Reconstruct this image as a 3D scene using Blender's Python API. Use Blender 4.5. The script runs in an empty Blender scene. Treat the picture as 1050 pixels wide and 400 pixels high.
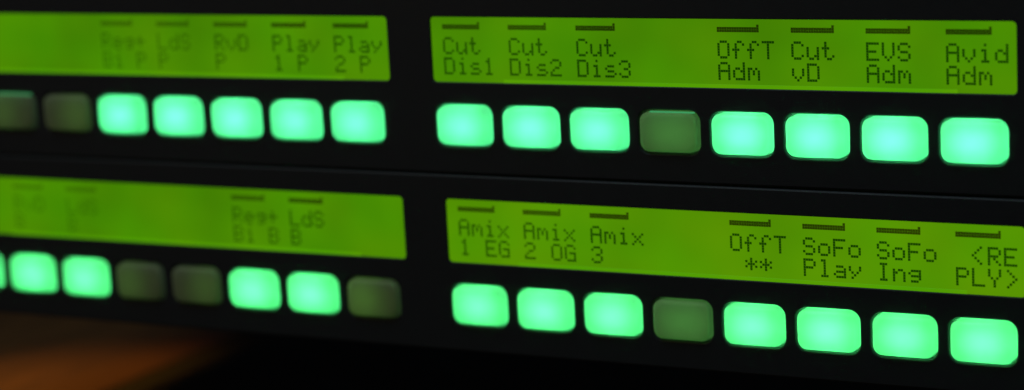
import bpy, bmesh, math, random
from mathutils import Vector, Matrix

random.seed(7)
scene = bpy.context.scene
U = 0.000597            # one display dot in metres (one rack unit is about 74.6 dots high)
FLOOR = 150.0           # the desk surface lies this many dots under the panels' reference line

# ------------------------------------------------------------------ camera
right = Vector((0.8864081444, 0.4598636487, -0.0529719374))
up = Vector((-0.0418580784, 0.1935918228, 0.9801888121))
fwd = Vector((-0.4610081375, 0.8666300426, -0.1908503771))
cam_data = bpy.data.cameras.new("camera")
cam = bpy.data.objects.new("camera", cam_data)
scene.collection.objects.link(cam)
loc = Vector((452.67, -814.305, 166.396 + FLOOR)) * U
M = Matrix((right, up, -fwd)).transposed().to_4x4()
M.translation = loc
cam.matrix_world = M
cam_data.sensor_fit = 'HORIZONTAL'
cam_data.sensor_width = 36.0
cam_data.lens = 2400.0 / 1050.0 * 36.0
cam_data.clip_start = 0.01
cam_data.clip_end = 50.0
cam_data.dof.use_dof = True
cam_data.dof.focus_distance = 881 * U
cam_data.dof.aperture_fstop = 7.3
scene.camera = cam

# ------------------------------------------------------------------ world (a dark control room)
world = bpy.data.worlds.new("World")
scene.world = world
world.use_nodes = True
world.node_tree.nodes["Background"].inputs[0].default_value = (0.55, 0.75, 1.0, 1)
world.node_tree.nodes["Background"].inputs[1].default_value = 0.012

vs = scene.view_settings
vs.view_transform = 'Standard'
vs.look = 'None'
vs.exposure = 0.0
vs.gamma = 1.0
vs.use_curve_mapping = False
scene.render.engine = 'CYCLES'
scene.cycles.use_denoising = True
scene.cycles.max_bounces = 8
scene.cycles.caustics_reflective = False
scene.cycles.caustics_refractive = False


def lamp(name, kind, loc, target, energy, color, size=0.1, spot=None, parent=None):
    d = bpy.data.lights.new(name, kind)
    d.energy = energy
    d.color = color
    if kind == 'AREA':
        d.size = size
    else:
        d.shadow_soft_size = size
    if spot:
        d.spot_size, d.spot_blend = spot
    o = bpy.data.objects.new(name, d)
    scene.collection.objects.link(o)
    o.location = loc
    if target is not None:
        o.rotation_euler = (Vector(target) - Vector(loc)).to_track_quat('-Z', 'Y').to_euler()
    return o


# dim cool room light from high above and in front of the panels
lamp("room_lamp", 'AREA', (-0.22, -0.40, 0.90), (0.0, 0.0, 0.08), 1.75, (0.58, 0.86, 1.0), 0.5)
# warm desk lamp behind the panels that brushes the end of the wooden board from the left
lamp("desk_lamp", 'SPOT', (-520 * U, 70 * U, 300 * U), (-302 * U, 112 * U, 0.0), 1.15, (1.0, 0.54, 0.07), 0.014,
     spot=(math.radians(30), 1.0))
# weak warm spill over the panel fronts
lamp("warm_room_lamp", 'AREA', (-0.45, -0.75, 0.45), (-0.05, 0.0, 0.08), 0.32, (1.0, 0.60, 0.25), 0.35)


# ------------------------------------------------------------------ materials
def new_mat(name):
    m = bpy.data.materials.new(name)
    m.use_nodes = True
    nt = m.node_tree
    nt.nodes.clear()
    out = nt.nodes.new("ShaderNodeOutputMaterial")
    return m, nt, out


def principled(name, col, rough=0.5, noise=0.0, nscale=600.0, spec=0.5, bump=0.0, bscale=4000.0):
    m, nt, out = new_mat(name)
    b = nt.nodes.new("ShaderNodeBsdfPrincipled")
    b.inputs["Base Color"].default_value = (*col, 1)
    b.inputs["Roughness"].default_value = rough
    b.inputs["Specular IOR Level"].default_value = spec
    nt.links.new(b.outputs[0], out.inputs[0])
    tc = nt.nodes.new("ShaderNodeTexCoord")
    if noise:
        n = nt.nodes.new("ShaderNodeTexNoise")
        n.inputs["Scale"].default_value = nscale
        n.inputs["Detail"].default_value = 6
        nt.links.new(tc.outputs["Object"], n.inputs["Vector"])
        r = nt.nodes.new("ShaderNodeMapRange")
        r.inputs["To Min"].default_value = rough - noise
        r.inputs["To Max"].default_value = rough + noise
        nt.links.new(n.outputs["Fac"], r.inputs["Value"])
        nt.links.new(r.outputs[0], b.inputs["Roughness"])
    if bump:
        n2 = nt.nodes.new("ShaderNodeTexNoise")
        n2.inputs["Scale"].default_value = bscale
        n2.inputs["Detail"].default_value = 3
        nt.links.new(tc.outputs["Object"], n2.inputs["Vector"])
        bp = nt.nodes.new("ShaderNodeBump")
        bp.inputs["Strength"].default_value = bump
        bp.inputs["Distance"].default_value = 0.0001
        nt.links.new(n2.outputs["Fac"], bp.inputs["Height"])
        nt.links.new(bp.outputs[0], b.inputs["Normal"])
    return m


MAT_PANEL = principled("black_powder_coat", (0.022, 0.024, 0.027), 0.48, noise=0.10, nscale=300, bump=0.5, bscale=3500)
MAT_CHASSIS = principled("black_sheet_steel", (0.02, 0.02, 0.02), 0.6)
MAT_HOUSING = principled("white_housing", (0.5, 0.5, 0.5), 0.8)
MAT_DESK = principled("black_desk_laminate", (0.045, 0.034, 0.018), 0.6, noise=0.12, nscale=60, spec=0.12)


def make_cap_material():
    m, nt, out = new_mat("milky_translucent_cap")
    tr = nt.nodes.new("ShaderNodeBsdfTranslucent")
    tr.inputs[0].default_value = (0.82, 0.86, 0.84, 1)
    pr = nt.nodes.new("ShaderNodeBsdfPrincipled")
    pr.inputs["Base Color"].default_value = (0.45, 0.41, 0.21, 1)
    pr.inputs["Roughness"].default_value = 0.55
    pr.inputs["Specular IOR Level"].default_value = 0.25
    mix = nt.nodes.new("ShaderNodeMixShader")
    mix.inputs[0].default_value = 0.45
    nt.links.new(tr.outputs[0], mix.inputs[1])
    nt.links.new(pr.outputs[0], mix.inputs[2])
    nt.links.new(mix.outputs[0], out.inputs[0])
    # slight cloudiness of the moulded plastic
    tc = nt.nodes.new("ShaderNodeTexCoord")
    n = nt.nodes.new("ShaderNodeTexNoise")
    n.inputs["Scale"].default_value = 260
    n.inputs["Detail"].default_value = 4
    nt.links.new(tc.outputs["Object"], n.inputs["Vector"])
    ramp = nt.nodes.new("ShaderNodeMix")
    ramp.data_type = 'RGBA'
    ramp.inputs[6].default_value = (0.74, 0.79, 0.77, 1)
    ramp.inputs[7].default_value = (0.88, 0.91, 0.89, 1)
    nt.links.new(n.outputs["Fac"], ramp.inputs[0])
    nt.links.new(ramp.outputs[2], tr.inputs[0])
    return m


MAT_CAP = make_cap_material()


def make_lcd_material(name, col, strength, var):
    """Backlit display: the lamp film behind it is a little uneven."""
    m, nt, out = new_mat(name)
    em = nt.nodes.new("ShaderNodeEmission")
    em.inputs[0].default_value = (*col, 1)
    tc = nt.nodes.new("ShaderNodeTexCoord")
    n = nt.nodes.new("ShaderNodeTexNoise")
    n.inputs["Scale"].default_value = 34
    n.inputs["Detail"].default_value = 2
    nt.links.new(tc.outputs["Object"], n.inputs["Vector"])
    r = nt.nodes.new("ShaderNodeMapRange")
    r.inputs["From Min"].default_value = 0.25
    r.inputs["From Max"].default_value = 0.75
    r.inputs["To Min"].default_value = strength * (1 - var)
    r.inputs["To Max"].default_value = strength * (1 + var)
    nt.links.new(n.outputs["Fac"], r.inputs["Value"])
    nt.links.new(r.outputs[0], em.inputs[1])
    n3 = nt.nodes.new("ShaderNodeTexNoise")
    n3.inputs["Scale"].default_value = 52
    n3.inputs["Detail"].default_value = 1
    nt.links.new(tc.outputs["Object"], n3.inputs["Vector"])
    mx = nt.nodes.new("ShaderNodeMix")
    mx.data_type = 'RGBA'
    mx.inputs[6].default_value = (col[0] * 0.72, col[1], col[2], 1)
    mx.inputs[7].default_value = (col[0] * 1.38, col[1], col[2], 1)
    nt.links.new(n3.outputs["Fac"], mx.inputs[0])
    nt.links.new(mx.outputs[2], em.inputs[0])
    gl = nt.nodes.new("ShaderNodeBsdfGlossy")
    gl.inputs[0].default_value = (0.02, 0.02, 0.02, 1)
    gl.inputs["Roughness"].default_value = 0.3
    add = nt.nodes.new("ShaderNodeAddShader")
    nt.links.new(em.outputs[0], add.inputs[0])
    nt.links.new(gl.outputs[0], add.inputs[1])
    nt.links.new(add.outputs[0], out.inputs[0])
    return m


MAT_LCD = make_lcd_material("green_backlit_display", (0.063, 0.245, 0.0006), 1.0, 0.22)
MAT_LCD_YELLOW = make_lcd_material("yellow_green_backlit_display", (0.083, 0.280, 0.0006), 1.0, 0.16)
MAT_STRIP = make_lcd_material("display_edge_light", (0.083, 0.325, 0.0008), 1.0, 0.10)


def make_dot_material(name, col):
    m, nt, out = new_mat(name)
    t = nt.nodes.new("ShaderNodeBsdfTransparent")
    t.inputs[0].default_value = (*col, 1)
    nt.links.new(t.outputs[0], out.inputs[0])
    return m


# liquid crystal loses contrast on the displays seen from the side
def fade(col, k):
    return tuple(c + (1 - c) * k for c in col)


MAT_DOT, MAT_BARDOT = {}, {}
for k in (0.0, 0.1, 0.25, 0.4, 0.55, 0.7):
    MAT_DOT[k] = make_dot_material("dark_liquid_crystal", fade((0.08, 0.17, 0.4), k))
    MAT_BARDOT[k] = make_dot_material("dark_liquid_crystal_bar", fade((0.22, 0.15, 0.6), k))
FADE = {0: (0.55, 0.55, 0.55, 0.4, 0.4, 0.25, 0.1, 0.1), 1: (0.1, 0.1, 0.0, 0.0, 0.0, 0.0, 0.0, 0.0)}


def make_wood():
    m, nt, out = new_mat("orange_brown_wood")
    b = nt.nodes.new("ShaderNodeBsdfPrincipled")
    b.inputs["Roughness"].default_value = 0.5
    tc = nt.nodes.new("ShaderNodeTexCoord")
    mp = nt.nodes.new("ShaderNodeMapping")
    mp.inputs["Scale"].default_value = (40, 5, 40)
    n = nt.nodes.new("ShaderNodeTexNoise")
    n.inputs["Scale"].default_value = 3.0
    n.inputs["Detail"].default_value = 8
    n.inputs["Distortion"].default_value = 0.8
    ramp = nt.nodes.new("ShaderNodeValToRGB")
    ramp.color_ramp.elements[0].position = 0.3
    ramp.color_ramp.elements[0].color = (0.10, 0.036, 0.006, 1)
    ramp.color_ramp.elements[1].position = 0.7
    ramp.color_ramp.elements[1].color = (0.20, 0.075, 0.013, 1)
    nt.links.new(tc.outputs["Object"], mp.inputs[0])
    nt.links.new(mp.outputs[0], n.inputs["Vector"])
    nt.links.new(n.outputs["Fac"], ramp.inputs[0])
    nt.links.new(ramp.outputs[0], b.inputs["Base Color"])
    nt.links.new(b.outputs[0], out.inputs[0])
    return m


MAT_WOOD = make_wood()


# ------------------------------------------------------------------ helpers
def link(name, mesh, mat, parent=None, loc=(0, 0, 0)):
    o = bpy.data.objects.new(name, mesh)
    scene.collection.objects.link(o)
    if mat and not mesh.materials:
        mesh.materials.append(mat)
    o.parent = parent
    o.location = [c * U for c in loc]
    return o


def to_mesh(bm, name, smooth=False):
    bmesh.ops.recalc_face_normals(bm, faces=bm.faces)
    me = bpy.data.meshes.new(name)
    for v in bm.verts:
        v.co *= U
    bm.to_mesh(me)
    bm.free()
    if smooth:
        for p in me.polygons:
            p.use_smooth = True
    return me


def rrect(cx, cz, w, h, r, n=6, cut=()):
    """Rounded rectangle in the x-z plane, counter-clockwise seen from the front.
    Corners named in cut (0 TR, 1 TL, 2 BL, 3 BR) are chamfered instead of round, a little deeper."""
    pts = []
    for k, (sx, sz) in enumerate(((1, 1), (-1, 1), (-1, -1), (1, -1))):
        px, pz = cx + sx * (w / 2 - r), cz + sz * (h / 2 - r)
        a0 = math.pi / 2 * k
        arc = [(px + r * math.cos(a0 + math.pi / 2 * i / n), pz + r * math.sin(a0 + math.pi / 2 * i / n))
               for i in range(n + 1)]
        if k in cut:
            a, b = Vector(arc[0]), Vector(arc[-1])
            mid = (a + b) / 2
            arc = [tuple(Vector(q).lerp(a.lerp(b, i / n), 0.62)) for i, q in enumerate(arc)]
        pts += arc
    return pts


def add_loop(bm, pts, y):
    return [bm.verts.new((x, y, z)) for x, z in pts]


def bridge(bm, a, b):
    n = len(a)
    for i in range(n):
        j = (i + 1) % n
        bm.faces.new((a[i], a[j], b[j], b[i]))


def box_bm(bm, x0, x1, y0, y1, z0, z1, bevel=0.0):
    r = bmesh.ops.create_cube(bm, size=1.0)
    vs_ = r['verts']
    for v in vs_:
        v.co = Vector(((x0 + x1) / 2 + v.co.x * (x1 - x0), (y0 + y1) / 2 + v.co.y * (y1 - y0),
                       (z0 + z1) / 2 + v.co.z * (z1 - z0)))
    if bevel:
        es = list({e for v in vs_ for e in v.link_edges})
        bmesh.ops.bevel(bm, geom=es, offset=bevel, segments=3, affect='EDGES', profile=0.5)


# ------------------------------------------------------------------ dot-matrix lettering
FONT = {
 'A': ".###. #...# #...# ##### #...# #...# #...#", 'B': "####. #...# #...# ####. #...# #...# ####.",
 'C': ".###. #...# #.... #.... #.... #...# .###.", 'D': "####. #...# #...# #...# #...# #...# ####.",
 'E': "##### #.... #.... ####. #.... #.... #####", 'F': "##### #.... #.... ####. #.... #.... #....",
 'G': ".###. #...# #.... #.### #...# #...# .####", 'I': ".###. ..#.. ..#.. ..#.. ..#.. ..#.. .###.",
 'L': "#.... #.... #.... #.... #.... #.... #####", 'O': ".###. #...# #...# #...# #...# #...# .###.",
 'P': "####. #...# #...# ####. #.... #.... #....", 'R': "####. #...# #...# ####. #.#.. #..#. #...#",
 'S': ".###. #...# #.... .###. ....# #...# .###.", 'T': "##### ..#.. ..#.. ..#.. ..#.. ..#.. ..#..",
 'V': "#...# #...# #...# #...# #...# .#.#. ..#..", 'Y': "#...# #...# #...# .#.#. ..#.. ..#.. ..#..",
 'a': "..... ..... .###. ....# .#### #...# .####", 'd': "....# ....# .##.# #..## #...# #...# .####",
 'e': "..... ..... .###. #...# ##### #.... .###.", 'f': "..##. .#..# .#... ###.. .#... .#... .#...",
 'g': "..... ..... .#### #...# .#### ....# .###.", 'i': "..#.. ..... .##.. ..#.. ..#.. ..#.. .###.",
 'l': ".##.. ..#.. ..#.. ..#.. ..#.. ..#.. .###.", 'm': "..... ..... ##.#. #.#.# #.#.# #...# #...#",
 'n': "..... ..... #.##. ##..# #...# #...# #...#", 'o': "..... ..... .###. #...# #...# #...# .###.",
 's': "..... ..... .###. #.... .###. ....# ####.", 't': ".#... .#... ###.. .#... .#... .#..# ..##.",
 'u': "..... ..... #...# #...# #...# #..## .##.#", 'v': "..... ..... #...# #...# #...# .#.#. ..#..",
 'x': "..... ..... #...# .#.#. ..#.. .#.#. #...#", 'y': "..... ..... #...# #...# .#.#. ..#.. .#...",
 '1': "..#.. .##.. ..#.. ..#.. ..#.. ..#.. .###.", '2': ".###. #...# ....# ..##. .#... #.... #####",
 '3': ".###. #...# ....# ..##. ....# #...# .###.", '+': "..... ..#.. ..#.. ##### ..#.. ..#.. .....",
 '*': "..... ..#.. #.#.# .###. #.#.# ..#.. .....", '<': "...#. ..#.. .#... #.... .#... ..#.. ...#.",
 '>': ".#... ..#.. ...#. ....# ...#. ..#.. .#...",
}
LABEL_X = (5.2, 35.0, 64.8, 94.6, 124.3, 154.0, 183.2, 213.4)
DOT = 0.93


def dots_mesh(name, cells, y, size):
    bm = bmesh.new()
    for cx, cz in cells:
        x0, x1, z1, z0 = cx, cx + size, cz, cz - size
        # each cell is a thin tile of liquid crystal, 0.05 dots thick
        bm.faces.new([bm.verts.new(p) for p in ((x0, y, z0), (x1, y, z0), (x1, y, z1), (x0, y, z1))])
    return to_mesh(bm, name)


def text_cells(lines, x, top):
    cells = []
    for li, line in enumerate(lines):
        for ci, ch in enumerate(line):
            if ch == ' ':
                continue
            for ri, row in enumerate(FONT[ch].split()):
                for k, c in enumerate(row):
                    if c == '#':
                        cells.append((x + ci * 6 + k, top - (8.2 + li * 8.2 + ri)))
    return cells


def bar_cells(x, top):
    cells = [(x + k, top - 3.05 - r) for k in range(17) for r in range(2)]
    return cells + [(x + 16, top - 2.05)]


# ------------------------------------------------------------------ panel geometry (dots, local to the panel's base)
PITCH, GAP = 30.0, 19.824
BASE = -5.2                     # bottom edge of the upper panel against its own reference line
HEIGHT = 74.1
X0, X1 = -345.0, 300.0
ROW_Z = 14.75 - BASE
CAP_W, CAP_H, CAP_R = 23.9, 15.5, 3.7
CAP_DX = {0: -1.1, 1: -0.5}
LCD_T, LCD_B = 58.73 - BASE, 32.34 - BASE
LCD_L, LCD_R = -13.79, 225.66
BLOCK_X = {0: -8 * PITCH - GAP, 1: 0.0}


def faceplate_mesh():
    bm = bmesh.new()
    bv = 0.55
    loops = [(rrect((X0 + X1) / 2, HEIGHT / 2, X1 - X0, HEIGHT, 1.0), -1, 0.8)]
    for bl in (0, 1):
        bx = BLOCK_X[bl]
        loops.append((('h', bx + (LCD_L + LCD_R) / 2, (LCD_T + LCD_B) / 2, LCD_R - LCD_L, LCD_T - LCD_B, 1.7), 1, 0.35))
        for i in range(8):
            loops.append((('h', bx + i * PITCH + CAP_DX[bl], ROW_Z, CAP_W + 1.9, CAP_H + 1.9, CAP_R + 0.8), 1, 0.5))
    fronts = []
    for spec, sgn, b in loops:
        if sgn < 0:
            front = rrect((X0 + X1) / 2, HEIGHT / 2, X1 - X0 - 2 * b, HEIGHT - 2 * b, 0.8)
            mid = spec
        else:
            _, cx, cz, w, h, r = spec
            front = rrect(cx, cz, w + 2 * b, h + 2 * b, r + b)
            mid = rrect(cx, cz, w, h, r)
        f = add_loop(bm, front, 0.0)
        q = [((fx * 0.3 + mx * 0.7), (fz * 0.3 + mz * 0.7)) for (fx, fz), (mx, mz) in zip(front, mid)]
        m1 = add_loop(bm, q, b * 0.35)
        m = add_loop(bm, mid, b)
        k = add_loop(bm, mid, 3.0)
        bridge(bm, f, m1)
        bridge(bm, m1, m)
        bridge(bm, m, k)
        fronts.append((f, k))
    edges = []
    for f, _ in fronts:
        edges += [bm.edges.get((f[i], f[(i + 1) % len(f)])) for i in range(len(f))]
    bmesh.ops.triangle_fill(bm, use_beauty=True, use_dissolve=False, edges=edges, normal=(0, -1, 0))
    edges = []
    for _, k in fronts:
        edges += [bm.edges.get((k[i], k[(i + 1) % len(k)])) for i in range(len(k))]
    bmesh.ops.triangle_fill(bm, use_beauty=True, use_dissolve=False, edges=edges, normal=(0, 1, 0))
    return to_mesh(bm, "faceplate")


def cap_mesh():
    bm = bmesh.new()
    rings = []
    for y, ins, cut in ((6.0, -0.0, False), (-0.7, 0.0, False), (-1.15, 0.18, True), (-1.55, 0.75, True), (-1.68, 1.5, True)):
        rings.append(add_loop(bm, rrect(0, 0, CAP_W - 2 * ins, CAP_H - 2 * ins, CAP_R - ins * 0.5, cut=(1, 3) if cut else ()), y))
    for a, b in zip(rings, rings[1:]):
        bridge(bm, a, b)
    bm.faces.new(rings[-1])
    me = to_mesh(bm, "button")
    for p in me.polygons:
        p.use_smooth = len(p.vertices) == 4 and abs(p.normal.y) < 0.99
    return me


def housing_mesh():
    """Open-fronted cup that holds the lamp behind the cap."""
    bm = bmesh.new()
    o = rrect(0, 0, CAP_W + 3.2, CAP_H + 3.2, CAP_R)
    i = rrect(0, 0, CAP_W + 0.6, CAP_H + 0.6, CAP_R)
    a, b = add_loop(bm, o, 3.2), add_loop(bm, o, 19.0)
    c, d = add_loop(bm, i, 3.2), add_loop(bm, i, 18.0)
    bridge(bm, a, b)
    bridge(bm, c, d)
    bridge(bm, a, c)
    bm.faces.new(b)
    bm.faces.new(d)
    return to_mesh(bm, "housing")


def leak_glow_mesh():
    """Slim added glowing strip that stands in for light leaking over the top of an unlit cap."""
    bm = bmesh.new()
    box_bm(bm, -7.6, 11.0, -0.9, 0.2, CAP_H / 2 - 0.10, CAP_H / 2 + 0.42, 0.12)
    return to_mesh(bm, "leak_glow_strip")


def lcd_mesh():
    bm = bmesh.new()
    y = 0.9
    pts = rrect((LCD_L + LCD_R) / 2, (LCD_T + LCD_B) / 2, LCD_R - LCD_L + 2, LCD_T - LCD_B + 2, 1.5)
    f, b = add_loop(bm, pts, y), add_loop(bm, pts, y + 4)
    bridge(bm, f, b)
    bm.faces.new(f)
    bm.faces.new(b)
    return to_mesh(bm, "display")


def strip_mesh():
    bm = bmesh.new()
    z = LCD_B + 0.15
    box_bm(bm, LCD_L + 32, LCD_R - 22, 0.62, 0.88, z - 0.5, z + 1.25, 0.1)
    return to_mesh(bm, "edge_light")


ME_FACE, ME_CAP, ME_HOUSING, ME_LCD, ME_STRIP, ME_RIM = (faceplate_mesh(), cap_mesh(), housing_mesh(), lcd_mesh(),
                                                         strip_mesh(), leak_glow_mesh())
MAT_RIM = make_lcd_material("leaking_button_light", (0.06, 0.42, 0.15), 0.8, 0.2)  # emission of the added strip imitates light leaking past the cap
LED_COLOR = (0.078, 1.0, 0.275)
LEAK_COLOR = {0: (0.34, 1.0, 0.10), 1: (0.22, 1.0, 0.16)}  # tint of the added lamps behind unlit caps
LED_POWER = 0.00245


def chassis_mesh():
    bm = bmesh.new()
    box_bm(bm, X0 + 20, X1 - 20, 22.0, 190.0, 1.0, HEIGHT - 1.0, 0.6)
    return to_mesh(bm, "chassis")


ME_CHASSIS = chassis_mesh()


def make_led_or_leak(button, power, dx, color=LED_COLOR, w=14.0, h=4.5):
    d = bpy.data.lights.new("led_or_leak_light", 'AREA')
    d.energy = power
    d.color = color
    d.shape = 'RECTANGLE'
    d.size = w * U
    d.size_y = h * U
    o = bpy.data.objects.new("led_or_leak_light", d)
    scene.collection.objects.link(o)
    o.parent = button
    o.location = (dx * U, 8.6 * U, 0)
    o.rotation_euler = (math.radians(-90), 0, 0)


def control_panel(x, z, label, texts, lit, rim, led, lcd_mats):
    root = bpy.data.objects.new("control_panel", None)
    scene.collection.objects.link(root)
    root.empty_display_size = 0.02
    root.location = (x * U, 0, z * U)
    root['label'] = label
    root['category'] = "control panel"
    root['group'] = "black control panels stacked on the desk"
    link("faceplate", ME_FACE, MAT_PANEL, root)
    link("chassis", ME_CHASSIS, MAT_CHASSIS, root)
    for bl in (0, 1):
        bx = BLOCK_X[bl]
        disp = link("display", ME_LCD.copy(), lcd_mats[bl], root, (bx, 0, 0))
        link("edge_light", ME_STRIP, MAT_STRIP, disp)
        for i in range(8):
            lines = texts[bl][i]
            if not lines:
                continue
            lx = LCD_L + LABEL_X[i]
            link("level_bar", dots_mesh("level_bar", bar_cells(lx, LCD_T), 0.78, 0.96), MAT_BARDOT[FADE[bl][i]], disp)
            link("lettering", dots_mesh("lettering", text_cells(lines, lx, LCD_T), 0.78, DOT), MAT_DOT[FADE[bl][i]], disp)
        for i in range(8):
            b = link("button", ME_CAP, MAT_CAP, root, (bx + i * PITCH + CAP_DX[bl], 0, ROW_Z))
            link("housing", ME_HOUSING, MAT_HOUSING, b)
            state = lit[bl][i]
            if state == 1:
                b['label'] = "glowing mint green button"
                make_led_or_leak(b, LED_POWER * random.uniform(0.93, 1.07), random.uniform(-0.6, 0.6), led)
            else:
                b['label'] = "unlit dull green button"
                power, dx = state
                make_led_or_leak(b, LED_POWER * power * 1.02, dx * 0.8, LEAK_COLOR[bl], (17.0 - abs(dx), 22.0)[bl], 11.0)  # added dim lamp stands in for light leaking from lit neighbours
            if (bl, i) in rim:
                link("leak_glow_strip", ME_RIM, MAT_RIM, b)
    return root


# ------------------------------------------------------------------ the two panels
UPPER_TEXT = {0: [None, None, None, ("Reg+", "Bi P"), ("LdS", "P"), ("RvD", "P"), ("Play", "1 P"), ("Play", "2 P")],
              1: [("Cut", "Dis1"), ("Cut", "Dis2"), ("Cut", "Dis3"), None, ("OffT", "Adm"), ("Cut", "vD"),
                  ("EVS", "Adm"), ("Avid", "Adm")]}
LOWER_TEXT = {0: [None, ("RvD", "B"), ("LdS", "B"), None, None, ("Reg+", "Bi B"), ("LdS", "B"), None],
              1: [("Amix", "1 EG"), ("Amix", "2 OG"), ("Amix", "3"), None, ("OffT", " **"), ("SoFo", "Play"),
                  ("SoFo", "Ing"), (" <RE", "PLY>")]}
UPPER_LIT = {0: [(0.015, 0), (0.018, -7), (0.020, 7), 1, 1, 1, 1, 1], 1: [1, 1, 1, (0.085, 3), 1, 1, 1, 1]}
LOWER_LIT = {0: [1, 1, 1, (0.020, -7), (0.018, 7), 1, 1, (0.036, -6)], 1: [1, 1, 1, (0.085, 2), 1, 1, 1, 1]}

control_panel(0.0, BASE + FLOOR,
              "upper black control panel, resting on the other, with display text Cut Dis1 and Dis2",
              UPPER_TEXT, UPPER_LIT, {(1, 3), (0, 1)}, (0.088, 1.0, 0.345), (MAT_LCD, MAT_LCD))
control_panel(2.3, FLOOR - 79.785,
              "lower black control panel, beneath the other, with display text Amix and SoFo",
              LOWER_TEXT, LOWER_LIT, set(), (0.086, 1.0, 0.270), (MAT_LCD, MAT_LCD_YELLOW))

# ------------------------------------------------------------------ the rack that carries the panels by their ends
rack = bpy.data.objects.new("equipment_rack", None)
scene.collection.objects.link(rack)
rack['label'] = "black equipment rack whose rails carry the two control panels above the desk"
rack['category'] = "rack"
for x in (X0 + 1.0, X1 - 15.0):
    bm = bmesh.new()
    box_bm(bm, x, x + 14.0, 3.3, 18.0, 0.0, FLOOR + 80, 0.8)
    link("rail", to_mesh(bm, "rail"), MAT_CHASSIS, rack)
    bm = bmesh.new()
    box_bm(bm, x - 20.0, x + 34.0, 18.2, 60.0, 0.0, 8.0, 0.8)
    link("foot", to_mesh(bm, "foot"), MAT_CHASSIS, rack)

# ------------------------------------------------------------------ the desk
BOARD_X = -281.0
bm = bmesh.new()
box_bm(bm, BOARD_X + 0.6, 900, -900, 900, -30.0, -0.05, 1.0)
desk = link("desk", to_mesh(bm, "desk"), MAT_DESK)
desk['kind'] = "structure"

bm = bmesh.new()
box_bm(bm, -1100, BOARD_X - 0.6, -900, 900, -30.0, -0.02, 1.5)
board = link("wooden_board", to_mesh(bm, "wooden_board"), MAT_WOOD)
board['label'] = "orange-brown wooden board under the lower left of the panels"
board['category'] = "board"
